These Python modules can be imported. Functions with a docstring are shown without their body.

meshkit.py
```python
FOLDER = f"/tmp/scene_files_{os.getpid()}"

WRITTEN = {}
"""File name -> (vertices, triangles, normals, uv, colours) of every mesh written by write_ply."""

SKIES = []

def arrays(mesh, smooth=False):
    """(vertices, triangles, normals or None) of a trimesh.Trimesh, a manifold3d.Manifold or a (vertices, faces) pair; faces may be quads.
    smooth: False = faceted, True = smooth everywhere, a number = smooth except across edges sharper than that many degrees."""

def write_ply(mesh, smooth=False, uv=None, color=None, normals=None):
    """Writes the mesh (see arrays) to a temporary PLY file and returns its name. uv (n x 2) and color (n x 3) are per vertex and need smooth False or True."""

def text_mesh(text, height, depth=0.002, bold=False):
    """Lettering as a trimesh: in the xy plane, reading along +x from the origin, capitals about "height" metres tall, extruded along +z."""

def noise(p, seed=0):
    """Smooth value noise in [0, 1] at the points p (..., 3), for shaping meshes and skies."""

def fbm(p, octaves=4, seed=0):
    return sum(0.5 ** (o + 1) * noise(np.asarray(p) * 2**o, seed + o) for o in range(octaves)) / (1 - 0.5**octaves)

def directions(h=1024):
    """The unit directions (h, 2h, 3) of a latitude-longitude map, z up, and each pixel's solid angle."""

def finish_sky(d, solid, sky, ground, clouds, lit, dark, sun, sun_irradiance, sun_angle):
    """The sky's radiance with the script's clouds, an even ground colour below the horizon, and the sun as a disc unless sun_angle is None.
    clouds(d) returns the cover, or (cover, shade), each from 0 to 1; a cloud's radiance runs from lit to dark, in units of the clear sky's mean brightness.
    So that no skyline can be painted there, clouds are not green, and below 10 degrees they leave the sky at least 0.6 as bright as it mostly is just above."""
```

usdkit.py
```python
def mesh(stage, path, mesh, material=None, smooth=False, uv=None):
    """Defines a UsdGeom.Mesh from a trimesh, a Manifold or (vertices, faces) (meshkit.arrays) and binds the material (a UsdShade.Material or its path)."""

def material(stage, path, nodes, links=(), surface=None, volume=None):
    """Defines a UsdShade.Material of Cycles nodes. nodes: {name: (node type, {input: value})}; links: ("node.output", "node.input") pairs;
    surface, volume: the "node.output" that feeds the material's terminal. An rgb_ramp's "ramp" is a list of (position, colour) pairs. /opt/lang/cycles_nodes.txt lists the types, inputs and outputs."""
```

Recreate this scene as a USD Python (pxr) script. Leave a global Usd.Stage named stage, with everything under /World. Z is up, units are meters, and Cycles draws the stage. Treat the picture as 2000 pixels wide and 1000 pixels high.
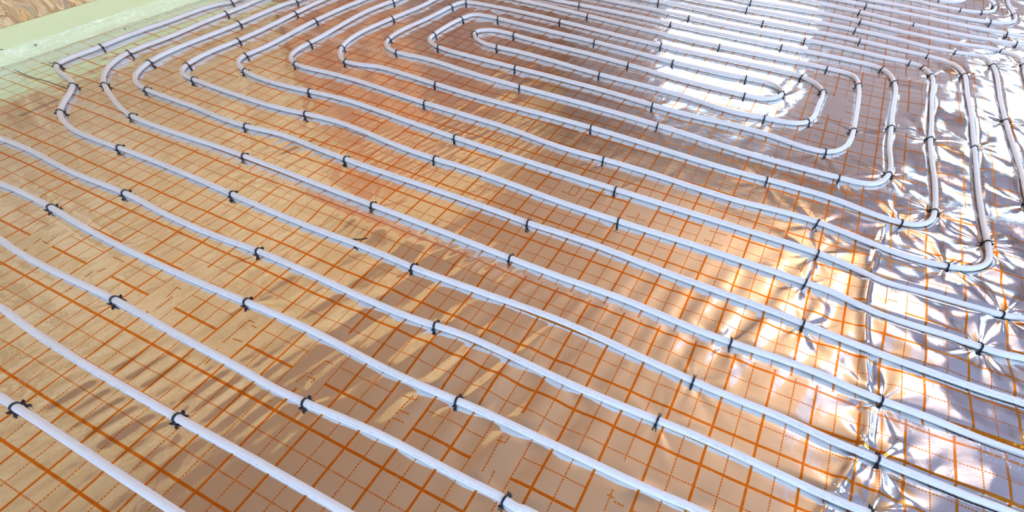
import math
import numpy as np
import trimesh
import meshkit
import usdkit
from pxr import Usd, UsdGeom, UsdLux, UsdShade, Gf, Sdf, Vt
from scipy.spatial import cKDTree

stage = Usd.Stage.CreateInMemory()
UsdGeom.SetStageUpAxis(stage, "Z")
UsdGeom.SetStageMetersPerUnit(stage, 1.0)
UsdGeom.Xform.Define(stage, "/World")
UsdGeom.Scope.Define(stage, "/World/Looks")

# ------------------------------------------------------------------ camera
cam = UsdGeom.Camera.Define(stage, "/World/camera")
C = np.array([0.20961, -0.50697, 1.04458])
R = np.array([[0.9040392804, 0.4259595395, 0.0356573996],
              [0.3437581512, -0.6749215152, -0.6529251732],
              [-0.2540537600, 0.6025275255, -0.7565826248]])
m = Gf.Matrix4d(1.0)
for r, row in enumerate((R[0], -R[1], -R[2])):
    m.SetRow(r, Gf.Vec4d(*map(float, row), 0.0))
m.SetRow(3, Gf.Vec4d(*map(float, C), 1.0))
cam.AddTransformOp().Set(m)
cam.CreateHorizontalApertureAttr(36.0)
cam.CreateVerticalApertureAttr(18.0)
cam.CreateFocalLengthAttr(978.447 / 2000 * 36)
cam.CreateHorizontalApertureOffsetAttr((1000 - 1130.577) / 2000 * 36)
cam.CreateVerticalApertureOffsetAttr((570 - 500) / 2000 * 36)
cam.CreateClippingRangeAttr(Gf.Vec2f(0.05, 500.0))
cam.CreateFStopAttr(0.0)
cam.CreateExposureAttr(0.84)

# ------------------------------------------------------------------ sky, seen through the door and the windows
dome = UsdLux.DomeLight.Define(stage, "/World/sky")
dome.CreateIntensityAttr(1.0)
sky_look = usdkit.material(stage, "/World/Looks/sky", {
    "g": ("texture_coordinate", {}),
    "s": ("separate_xyz", {}),
    "h": ("map_range", {"from_min": -1.0, "from_max": 1.0, "to_min": 0.0, "to_max": 1.0}),
    "r": ("rgb_ramp", {"ramp": [(0.0, (0.45, 0.43, 0.42)), (0.49, (0.6, 0.62, 0.66)), (0.51, (0.78, 0.89, 1.0)), (0.62, (0.46, 0.69, 1.0)), (1.0, (0.28, 0.52, 1.0))]}),
    "b": ("background_shader", {"strength": 4.0})},
    [("g.generated", "s.vector"), ("s.z", "h.value"), ("h.result", "r.fac"), ("r.color", "b.color")], surface="b.background")
UsdShade.MaterialBindingAPI.Apply(dome.GetPrim()).Bind(sky_look)
sun = UsdLux.DistantLight.Define(stage, "/World/sun")
sun.CreateIntensityAttr(22.0)
sun.CreateAngleAttr(0.6)
sun.CreateColorAttr(Gf.Vec3f(1.0, 0.90, 0.76))
sun.AddRotateXYZOp().Set(Gf.Vec3f(*(0.0, -40.0, 20.0)))

# ------------------------------------------------------------------ settings and measured positions (0.1 mm)
FOILCOL = (0.75, 0.735, 0.72)
INKCOL = (0.68, 0.215, 0.010)
FOILROUGH = 0.12
FOILBUMP = 0.45
PIPECOL = (0.78, 0.78, 0.80)
FOAMCOL = (0.76, 0.80, 0.44)
WALLCOL = (0.58, 0.52, 0.53)
YF = 5.2
DX0, DX1, DZ = -1.38, 0.18, 2.02
FARWIN = (1.6, 2.8, 0.75, 2.1)
RWIN = ((-2.2, 0.8, 0.5, 2.2), (1.6, 3.4, 0.7, 2.2))
BWIN = (-1.0, 2.6, 0.4, 2.2)
EXTEND = {"p1": (1.37, 0.7), "p2": (1.10, 0.7), "p3": (0.83, 0.7), "p4": (0.56, 0.9), "p5": (0.29, 0.9), "p6": (0.9, 0.9), "p7": (0.9, 0.9), "p8": (0.9, 0.9), "p9": (0.9, 0.9), "p10": (0.9, 0.9),
          "p11": (0.7, 0.2), "p12": (0.7, 0.25), "p13": (0.2, 0.2), "q1": (0.25, 0.5), "q2": (0.25, 0.6), "q3": (0.25, 0.9), "q4": (0.25, 0.9), "q5": (0.25, 0.4), "q6": (0.25, 0.4), "q7": (0.2, 0.3)}
PIPE_LABEL = {
    "p1": "white heating pipe cutting across the bottom left corner of the floor",
    "p2": "white heating pipe, second straight run up from the bottom left corner",
    "p3": "white heating pipe, third straight run up from the bottom left corner",
    "p4": "white heating pipe, fourth straight run up from the bottom left corner",
    "p5": "white heating pipe, fifth and highest straight run that starts at the left picture edge",
    "p6": "white heating pipe with a kinked S-shaped bend beside the green edge strip",
    "p7": "white heating pipe with a wide round bend, next inward from the kinked one",
    "p8": "white heating pipe, second bend inward from the kinked one beside the edge strip",
    "p9": "white heating pipe, third bend inward from the kinked one beside the edge strip",
    "p10": "white heating pipe, fourth bend inward from the kinked one, running straight out at the right",
    "p11": "white heating pipe forming the outermost long loop that turns back at the right side",
    "p12": "white heating pipe forming the second long loop, just inside the outermost one",
    "p13": "white heating pipe wound as the innermost long oval spiral on the shiny foil",
    "q1": "white heating pipe with a bend just outside the long loops, leaving at the right edge",
    "q2": "white heating pipe in the background, its bend cut by the right picture edge",
    "q3": "white heating pipe in the background running straight, nearest straight run at the top right",
    "q4": "white heating pipe in the background running straight, farther straight run at the top right",
    "q5": "white heating pipe in the background with its bend in the top right corner",
    "q6": "white heating pipe in the background, small bend just inside the corner one",
    "q7": "white heating pipe loop only just showing at the top edge at right",
}
CLIP_ON = {
    "p1": ("the pipe in the bottom left corner", "from the top end"),
    "p2": ("the second pipe run from the bottom left corner", "from the top end"),
    "p3": ("the third pipe run from the bottom left corner", "from the left"),
    "p4": ("the fourth pipe run from the bottom left corner", "from the left"),
    "p5": ("the fifth pipe run from the bottom left corner", "from the left"),
    "p6": ("the kinked pipe beside the green strip", "from the top end"),
    "p7": ("the pipe next inside the kinked one", "from the top end"),
    "p8": ("the second bend inside the kinked pipe", "from the top end"),
    "p9": ("the third bend inside the kinked pipe", "from the top end"),
    "p10": ("the fourth bend inside the kinked pipe", "from the top end"),
    "p11": ("the outermost long loop", "from the top left end"),
    "p12": ("the second long loop", "from the top left end"),
    "p13": ("the innermost oval spiral", "from the top end"),
    "q1": ("the bend outside the long loops", "from the top end"),
    "q2": ("the background bend cut by right edge", "from the top end"),
    "q3": ("the nearer straight background pipe", "from the left"),
    "q4": ("the farther straight background pipe", "from the left"),
    "q5": ("the background bend in top right corner", "from the left"),
    "q6": ("the small bend inside the corner one", "from the left"),
    "q7": ("the pipe loop at the top edge", "from the top end"),
}
CEILCOL = (0.62, 0.405, 0.255)
LAMPPOW = 16000.0
CEIL2 = (0.58, 0.51, 0.58)
PLANK = [(0.52, 0.25, 0.115), (0.44, 0.20, 0.095), (0.56, 0.28, 0.13)]
LAMPAT = (2.7, 3.9, 1.15)
LAMPTO = (0.25, 2.75, 2.6)

PIPES={
'p1':[(-11493,-5416),(-10247,-5410),(-6011,-5426)],
'p2':[(-14212,-3933),(-13361,-3989),(-12389,-4035),(-10443,-4077),(-8740,-4076),(-4846,-4026),(-3021,-4020)],
'p3':[(-16861,-2495),(-16135,-2554),(-15288,-2580),(-14441,-2573),(-12625,-2520),(-11777,-2510),(-9233,-2560),(-7658,-2574),(-6326,-2609),(-5600,-2586),(-4028,-2485),(-3302,-2454),(-1363,-2465),(-515,-2455),(-152,-2490),(-31,-2488),(90,-2458)],
'p4':[(-19594,-1008),(-18865,-974),(-18017,-979),(-14869,-1139),(-13899,-1165),(-12809,-1173),(-11112,-1143),(-8205,-1030),(-7357,-1008),(-6387,-1015),(-4691,-1080),(-4085,-1090),(-2873,-1059),(-1663,-1007),(1489,-1008),(2338,-992),(3065,-960)],
'p5':[(-22264,446),(-21661,484),(-20937,487),(-18890,385),(-18167,366),(-17565,377),(-16360,425),(-15758,429),(-13831,331),(-12746,310),(-12023,326),(-10337,420),(-9615,441),(-8651,442),(-6481,404),(-5517,410),(-4794,443),(-3596,559),(-3116,582),(16,498),(739,506),(2787,563),(3510,552),(5558,482),(6040,488),(6401,515)],
'p6':[(-25707,12846),(-25902,12524),(-26034,12188),(-26115,11842),(-26156,11488),(-26171,11127),(-26178,10033),(-26280,8475),(-26298,7881),(-26243,6320),(-26266,5315),(-26248,5078),(-26194,4863),(-26100,4676),(-26036,4595),(-25961,4524),(-25778,4412),(-25672,4370),(-25440,4305),(-24805,4197),(-24440,4112),(-24104,3990),(-23897,3883),(-23704,3751),(-23523,3599),(-22756,2813),(-22485,2569),(-22291,2427),(-22084,2306),(-21866,2206),(-21640,2124),(-21295,2029),(-20828,1944),(-20471,1907),(-19991,1886),(-19385,1892),(-17683,1955),(-16477,1970),(-14916,1956),(-12026,1881),(-10819,1861),(-9734,1866),(-7326,1924),(-5882,1904),(-3596,1989),(-2151,2060),(-1428,2076),(-585,2054),(1461,1930),(3025,1870),(4229,1873),(5673,1790),(8083,1783),(8926,1816)],
'p7':[(-24797,13636),(-24760,13276),(-24734,12795),(-24738,10747),(-24657,9309),(-24641,8827),(-24647,8463),(-24713,7487),(-24719,7125),(-24706,6887),(-24674,6652),(-24621,6421),(-24545,6196),(-24395,5870),(-24272,5663),(-24133,5465),(-23978,5279),(-23810,5104),(-23629,4943),(-23438,4796),(-23030,4545),(-22597,4336),(-21698,3974),(-20901,3700),(-20438,3575),(-19969,3483),(-19492,3431),(-19010,3412),(-18043,3424),(-15396,3527),(-13592,3545),(-9858,3511),(-6487,3503),(-2995,3451),(-2152,3457),(-949,3493),(-347,3499),(2179,3407),(2661,3412),(3987,3469),(4589,3479),(5070,3462),(5910,3395),(6271,3380),(7354,3392),(8798,3339),(9400,3359)],
'p8':[(-23069,14682),(-23157,14331),(-23217,13976),(-23254,13617),(-23272,13256),(-23273,12651),(-23237,11558),(-23231,10957),(-23255,10241),(-23335,8807),(-23353,8199),(-23344,7709),(-23299,7220),(-23233,6858),(-23131,6503),(-22989,6159),(-22806,5840),(-22583,5563),(-22412,5409),(-22123,5229),(-21803,5106),(-21457,5028),(-20969,4979),(-20591,4969),(-18875,4969),(-16610,4884),(-16125,4889),(-15762,4911),(-14446,5084),(-14207,5104),(-13847,5114),(-12040,5035),(-10592,5012),(-6249,5058),(-5284,5054),(-3958,5028),(-2753,5079),(-2030,5086),(623,4987),(3276,4951),(5444,4822),(6649,4776),(8096,4771),(8819,4791),(9543,4827)],
'p9':[(-22014,15311),(-22005,14701),(-21976,14098),(-21801,11830),(-21754,10872),(-21755,10022),(-21834,8547),(-21829,8183),(-21811,7945),(-21758,7593),(-21700,7364),(-21621,7140),(-21519,6925),(-21385,6737),(-21303,6659),(-21211,6594),(-20998,6503),(-20881,6472),(-20631,6435),(-20119,6409),(-17610,6356),(-16642,6360),(-16037,6387),(-15554,6427),(-14116,6618),(-13638,6671),(-13279,6695),(-12920,6703),(-12080,6667),(-10157,6501),(-9196,6462),(-8595,6462),(-7392,6503),(-6669,6507),(-5826,6487),(-3777,6403),(-2814,6387),(-1730,6396),(1281,6460),(4657,6433),(4896,6416),(5134,6381),(5960,6204),(6199,6174),(6560,6156),(6922,6161),(7885,6205),(8969,6216),(9329,6250),(9687,6319)],
'p10':[(-20296,16350),(-20366,15750),(-20415,15148),(-20442,14545),(-20451,13942),(-20442,13339),(-20410,12619),(-20259,10834),(-20231,10354),(-20228,9865),(-20283,9112),(-20283,8872),(-20240,8652),(-20195,8553),(-20135,8462),(-19975,8301),(-19880,8230),(-19668,8109),(-19441,8010),(-19206,7932),(-18845,7848),(-18356,7783),(-17869,7756),(-17384,7760),(-16541,7820),(-14504,8054),(-13904,8092),(-13423,8098),(-12820,8082),(-11009,7992),(-9440,7931),(-7750,7883),(-6060,7853),(-2318,7834),(3719,7872),(4321,7849),(4919,7788),(5395,7702),(6106,7532),(6465,7503),(6706,7514),(7554,7595),(8520,7633),(9000,7665),(9477,7731),(9832,7814)],
'p11':[(-18801,17277),(-18928,16783),(-19035,16177),(-19082,15700),(-19104,15108),(-19097,14638),(-19072,14168),(-18884,12023),(-18810,10530),(-18770,10295),(-18700,10076),(-18592,9880),(-18523,9792),(-18444,9713),(-18262,9579),(-18160,9524),(-17942,9440),(-17713,9389),(-17356,9367),(-17113,9378),(-15884,9487),(-15397,9508),(-14792,9515),(-13830,9495),(-11918,9410),(-11079,9385),(-8065,9394),(-7102,9355),(-5427,9208),(-4708,9180),(-4227,9187),(-3023,9236),(-2181,9247),(-1218,9234),(584,9173),(1185,9168),(1787,9196),(3231,9314),(3831,9329),(4190,9314),(4549,9277),(6092,9025),(6566,8972),(6923,8956),(7282,8967),(7522,8992),(7884,9054),(8125,9112),(8360,9190),(8581,9297),(8776,9438),(8861,9520),(8998,9705),(9085,9912),(9129,10137),(9141,10375),(9057,11976),(9017,13417),(9009,14842),(9023,18583),(9006,19663),(8948,21421),(8946,22807),(8904,23306),(8827,23653),(8745,23866),(8693,23966),(8568,24149),(8494,24230),(8324,24368),(8126,24473),(7907,24547),(7552,24611),(6939,24664),(4651,24808),(3698,24844),(2981,24839),(2261,24814),(-509,24637),(-1713,24587),(-2673,24587),(-4466,24652),(-5184,24645),(-5663,24614),(-6142,24554),(-6623,24458),(-6985,24360)],
'p12':[(-17148,18273),(-17159,17653),(-17220,16928),(-17298,16336),(-17530,14808),(-17611,14092),(-17648,13360),(-17640,12992),(-17621,12748),(-17569,12389),(-17481,12041),(-17354,11709),(-17182,11396),(-16959,11107),(-16784,10937),(-16591,10793),(-16489,10734),(-16276,10648),(-16053,10611),(-15823,10619),(-15469,10690),(-14745,10888),(-14505,10924),(-14266,10937),(-11032,10830),(-9705,10809),(-8380,10825),(-5614,10899),(-4411,10910),(-2968,10882),(-199,10775),(524,10757),(1366,10768),(3046,10842),(3885,10841),(4604,10786),(5806,10587),(6288,10551),(6651,10576),(6890,10628),(7003,10669),(7204,10785),(7366,10945),(7485,11142),(7556,11368),(7602,11735),(7633,12347),(7620,13312),(7491,15341),(7462,16185),(7502,17889),(7510,20152),(7560,21515),(7559,21889),(7542,22134),(7506,22372),(7407,22713),(7306,22918),(7246,23012),(7101,23173),(7018,23239),(6826,23335),(6718,23366),(6485,23399),(5351,23409),(3680,23510),(2853,23529),(2258,23519),(1541,23485),(-1229,23277),(-2435,23217),(-3756,23208),(-6998,23264),(-7963,23251),(-8810,23211)],
'p13':[(-11503,21679),(-10314,21779),(-8878,21850),(-7316,21886),(-3944,21910),(-2505,21938),(-1073,21993),(2036,22148),(3492,22199),(4352,22214),(4717,22206),(5059,22156),(5264,22082),(5444,21964),(5523,21887),(5660,21700),(5771,21480),(5859,21238),(5927,20984),(5998,20604),(6038,20236),(6056,19646),(6025,18241),(6020,15574),(6049,14858),(6130,14043),(6144,13683),(6131,13432),(6093,13180),(6030,12937),(5939,12713),(5815,12519),(5658,12367),(5466,12262),(5246,12198),(5005,12164),(4754,12148),(2207,12066),(1496,12072),(780,12100),(-2232,12308),(-3671,12370),(-5463,12393),(-8586,12362),(-9790,12368),(-10991,12408),(-12542,12518),(-13140,12538),(-13620,12526),(-14466,12437),(-14827,12427),(-15067,12452),(-15186,12478),(-15418,12559),(-15629,12678),(-15722,12751),(-15804,12834),(-15930,13024),(-16022,13233),(-16089,13452),(-16133,13681),(-16159,13917),(-16166,14282),(-16145,14656),(-15952,16233),(-15864,17888),(-15809,18460),(-15740,18716),(-15687,18820),(-15618,18904),(-15536,18970),(-15442,19020),(-15339,19057),(-15115,19106),(-14174,19220),(-13582,19268),(-12867,19307),(-12150,19328),(-11309,19332),(-9863,19304),(-6365,19182),(-5527,19169),(-4572,19171),(-3501,19193),(-2427,19232),(970,19408),(1336,19413),(1576,19403),(1924,19357),(2146,19301),(2461,19169),(2657,19043),(2835,18886),(2915,18797),(3050,18600),(3145,18383),(3193,18148),(3202,17777),(3165,17156),(3153,16447),(3118,16080),(3069,15833),(2992,15600),(2880,15397),(2810,15311),(2730,15237),(2542,15123),(2436,15081),(2207,15017),(1960,14976),(1201,14889),(502,14773),(156,14750),(-78,14752),(-432,14776),(-1874,14963),(-2723,15021),(-3573,15033),(-5261,15009),(-5976,15014),(-6802,15050),(-8571,15166),(-9414,15197),(-10152,15191),(-11285,15133),(-11771,15151),(-12003,15188),(-12224,15250),(-12433,15341),(-12628,15467),(-12806,15631),(-12883,15727),(-12945,15828),(-12986,15932),(-13001,16037),(-12984,16140),(-12937,16239),(-12867,16332),(-12676,16493),(-12567,16557),(-12341,16650),(-12108,16701),(-11869,16720),(-11627,16716),(-10653,16654),(-10049,16634),(-7540,16626),(-6584,16605),(-5622,16548),(-3459,16380),(-2273,16328),(-1560,16319),(-718,16329),(269,16367),(641,16399),(876,16444),(987,16478),(1190,16574),(1280,16640),(1362,16719),(1434,16813),(1495,16920),(1543,17038),(1575,17161),(1590,17286),(1585,17408),(1558,17523),(1506,17627),(1431,17717),(1338,17793),(1234,17855),(1015,17942),(787,17987),(434,17994),(-533,17894),(-1138,17846),(-1861,17813),(-2703,17800),(-3902,17818),(-6775,17931),(-8096,17960),(-11103,17960),(-13023,17992),(-13626,17965),(-13978,17908),(-14178,17822),(-14260,17758),(-14326,17677),(-14377,17577),(-14443,17341),(-14532,16714),(-14583,16113),(-14594,15518),(-14574,15033),(-14518,14537),(-14447,14313),(-14392,14214),(-14321,14129),(-14234,14056),(-14135,13995),(-13917,13899),(-13692,13827),(-13461,13776),(-13225,13741),(-12624,13707),(-11048,13718),(-7564,13796),(-6248,13802),(-4931,13772),(-2890,13661),(-1928,13634),(-1206,13647),(354,13745),(1068,13759),(1658,13724),(2968,13538),(3219,13521),(3473,13523),(3717,13556),(3832,13589),(3939,13635),(4129,13765),(4212,13846),(4355,14033),(4469,14246),(4553,14472),(4611,14706),(4647,14945),(4666,15187),(4675,15553),(4646,18062),(4622,18662),(4587,19147),(4497,19888),(4414,20246),(4324,20453),(4264,20540),(4191,20615),(4105,20675),(4004,20718),(3889,20746),(3639,20770),(3267,20776),(2663,20764),(1341,20715),(-2134,20541),(-3091,20511),(-4050,20499),(-5010,20508),(-5971,20534),(-9456,20681),(-10657,20720),(-11977,20738),(-13055,20722)],
'q1':[(-4674,25800),(-2502,25960),(-571,26074),(1120,26142),(2814,26173),(4270,26164),(5235,26118),(5827,26055),(7112,25852),(7713,25801),(8087,25804),(8343,25824),(8606,25861),(9136,25962),(9384,25995),(9608,25993),(9707,25975),(9797,25942),(9876,25892),(9944,25826),(10003,25746),(10052,25653),(10128,25439),(10223,24961),(10283,24354),(10298,23621),(10259,21670),(10278,20460),(10331,19133),(10484,16359),(10539,15146)],
'q2':[(-2291,27265),(-261,27472),(598,27548),(1461,27601),(2322,27621),(3053,27601),(3654,27554),(4369,27471),(6270,27208),(6872,27147),(7360,27115),(7854,27103),(8357,27116),(8869,27158),(9645,27258),(10023,27294),(10387,27300),(10617,27280),(10939,27201),(11135,27109),(11226,27050),(11383,26900),(11491,26707),(11557,26478),(11593,26092),(11590,25821),(11542,25063),(11544,24864)],
'q3':[(838,29111),(1446,29062),(2904,29004),(3628,28955),(4228,28887),(5664,28674),(6265,28599),(6989,28532),(7837,28485),(8809,28470),(9783,28496),(10757,28561),(11850,28680)],
'q4':[(2571,30201),(3547,30199),(4523,30167),(7941,29956),(9285,29900),(10018,29891),(10752,29903),(11364,29932),(11976,29981)],
'q5':[(4334,31201),(4919,31249),(5518,31258),(6250,31230),(8112,31114),(8734,31101),(9227,31113),(9837,31165),(10438,31272),(10902,31406),(11216,31553),(11396,31682),(11474,31757),(11545,31840),(11660,32027),(11706,32131),(11777,32354),(11837,32719),(11853,33104),(11837,33494),(11693,34749),(11665,35102),(11664,35438),(11683,35651)],
'q6':[(6566,32601),(7092,32479),(7583,32398),(8111,32345),(8652,32332),(9183,32369),(9561,32438),(9910,32547),(10221,32701),(10403,32831),(10484,32905),(10628,33071),(10743,33263),(10789,33368),(10859,33596),(10911,33968),(10903,34363),(10839,34763),(10723,35151)],
'q7':[(7334,33452),(7469,33399),(7737,33335),(7869,33322),(8125,33333),(8249,33355),(8485,33433),(8595,33487),(8799,33623),(8976,33792),(9053,33889),(9181,34102),(9230,34218),(9299,34466),(9316,34598),(9315,34872),(9295,35015)],
}
CLIPS={'p1':[(-10960,-5415)],
'p2':[(-7660,-4058)],
'p3':[(-11994,-2524),(-5486,-2581),(-369,-2472)],
'p4':[(-17077,-1010),(-8973,-1048),(-2464,-1056)],
'p5':[(-15825,432),(-10184,420),(-4174,477),(1826,553),(6401,514)],
'p6':[(-25682,12859),(-26200,6537),(-26018,4570),(-23842,3846),(-22278,2411),(-18286,1921),(-12911,1912),(-5930,1881),(2257,1920),(6448,1786)],
'p7':[(-24740,11717),(-24701,6700),(-22838,4456),(-19803,3443),(-14252,3572),(-8711,3494),(-3697,3462),(2797,3427),(6429,3376)],
'p8':[(-23079,14592),(-23220,11174),(-23122,6541),(-21115,4995),(-15701,4927),(-11135,5005),(-3984,5009),(4384,4869)],
'p9':[(-21955,13378),(-21761,9841),(-21656,7105),(-20286,6427),(-14472,6541),(-8471,6435),(-1533,6368),(4216,6436),(8692,6208)],
'p10':[(-20516,13198),(-20300,8939),(-19129,7900),(-15590,7892),(-8635,7916),(-2210,7838),(4365,7856),(9301,7703)],
'p11':[(-18844,17067),(-18804,11180),(-17833,9391),(-11047,9396),(-3259,9232),(4168,9316),(7936,9093),(9105,10811),(9024,16660),(8854,23285),(7288,24568),(4144,24885),(-734,24593),(-6510,24425)],
'p12':[(-17437,15315),(-17255,11581),(-16177,10613),(-11589,10864),(-4501,10921),(2237,10802),(6616,10566),(7590,11703),(7487,16505),(7454,22438),(7163,23204),(6528,23386),(1617,23418),(-4367,23222)],
'p13':[(-10122,21820),(-4948,21879),(711,22082),(5386,22018),(5953,20816),(6019,16664),(6130,13209),(4506,12141),(-2289,12296),(-8437,12330),(-14832,12431),(-16005,13313),(-15845,18050),(-15494,19005),(-10017,19261),(-4522,19189),(2112,19256),(3105,18327),(2943,15456),(1313,14913),(-5941,15040),(-11236,15181),(-12980,15875),(-11223,16628),(-5179,16481),(186,16297),(1600,17284),(-112,17894),(-3472,17805),(-7500,17924),(-12903,17928),(-14470,16999),(-14516,14774),(-13545,13785),(-9455,13711),(-2992,13672),(3851,13602),(4684,15681),(4530,19749),(3022,20735),(-2012,20509),(-9097,20647)],
'q1':[(-1898,25997),(3803,26201),(8546,25806),(10230,25128),(10316,19538),(10611,13647)],
'q2':[(-1951,27265),(3950,27517),(10691,27238),(11567,25949)],
'q3':[(3801,28982),(6575,28517),(11502,28662)],
'q4':[(4030,30245),(11160,29985)],
'q5':[(10456,31283),(11779,33228)],
'q6':[(8973,32417),(10091,32564),(10843,34070)],
'q7':[(7845,33364)],
}
GLYPHS=[[(-3691,-1432),(-3342,-1428),(-3343,-1274)],[(-3471,-1352),(-3541,-1904)],[(-3495,-1783),(-3248,-1774)],[(-3546,-2004),(-3225,-1983)],[(-3557,-2078),(-3538,-2393)],[(-1121,-1310),(-1097,-2156)],[(-1178,-1431),(-986,-1428),(-970,-1237)],[(-888,-2030),(-858,-2299)],[(1507,-1299),(1512,-1791)],[(1443,-1445),(1612,-1443)],[(1617,-1508),(1847,-1496)],[(-6114,-2244),(-6067,-1926)],[(-6004,-1942),(-5931,-1506),(-5696,-1502)],[(-5995,-2031),(-5786,-2004),(-5800,-2119)],[(-6264,-2911),(-6223,-2833)],[(-5991,-2804),(-5958,-2672)],[(-8536,-1426),(-8554,-2235)],[(-8536,-1426),(-8357,-1428)],[(-8360,-1520),(-8183,-1522)],[(-8427,-2016),(-8154,-1983)],[(-11098,-1481),(-11031,-1830)],[(-10903,-1765),(-10904,-2212)],[(-11110,-1488),(-10941,-1483)],[(-8405,-2677),(-8399,-2836)],[(-13567,-2114),(-13542,-2336)],[(-13380,-1889),(-13442,-2072)],[(-13468,-2872),(-13461,-2707)],[(-13617,-1500),(-13186,-1503)],[(-15953,-1985),(-15677,-1984)],[(-15763,-2029),(-15773,-1747)],[(-16055,-2156),(-16096,-1914)],[(-3825,7026),(-3342,7006),(-3320,7479),(-3582,7467),(-3593,7056)],[(-1430,6873),(-789,6930)],[(-1100,7158),(-1084,6748)],[(1168,7408),(1712,7453)],[(1351,7772),(1347,6701)],[(1105,6931),(1700,6933)],[(3548,6962),(4060,7014)],[(4111,7561),(4036,6887)],[(6349,7375),(6336,6628)],[(6440,7205),(6632,7196)],[(6393,6802),(6608,6807)]]

# ------------------------------------------------------------------ helpers
RP = 0.0087                                     # pipe radius
COUNT = {}


def numbered(name, parent="/World"):
    key = (parent, name)
    k = COUNT.get(key, 0)
    COUNT[key] = k + 1
    return parent + "/" + (name if k == 0 else "%s_%03d" % (name, k))


def props(prim, **kw):
    for k, v in kw.items():
        if v:
            prim.SetCustomDataByKey(k, v)


def obj(name, mesh, mat, parent=None, smooth=False, uv=None, **kw):
    p = usdkit.mesh(stage, numbered(name, str(parent.GetPath()) if parent else "/World"), mesh, mat, smooth=smooth, uv=uv)
    props(p.GetPrim(), **kw)
    return p.GetPrim()


def thing(name, loc=(0, 0, 0), rotz=0.0, **kw):
    x = UsdGeom.Xform.Define(stage, numbered(name))
    x.AddTranslateOp().Set(Gf.Vec3d(*map(float, loc)))
    x.AddRotateZOp().Set(float(math.degrees(rotz)))
    props(x.GetPrim(), **kw)
    return x.GetPrim()


def box(x0, x1, y0, y1, z0, z1):
    b = trimesh.creation.box([x1 - x0, y1 - y0, z1 - z0])
    b.apply_translation([(x0 + x1) / 2, (y0 + y1) / 2, (z0 + z1) / 2])
    return b


def cat(*ms):
    return trimesh.util.concatenate(list(ms))


def fbm(x, y, s, o=3, seed=0, z=0.0):
    x = np.asarray(x, float)
    return meshkit.fbm(np.stack([x * s, np.asarray(y, float) * s, np.full_like(x, z + 7.3)], -1), o, seed)


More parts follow.
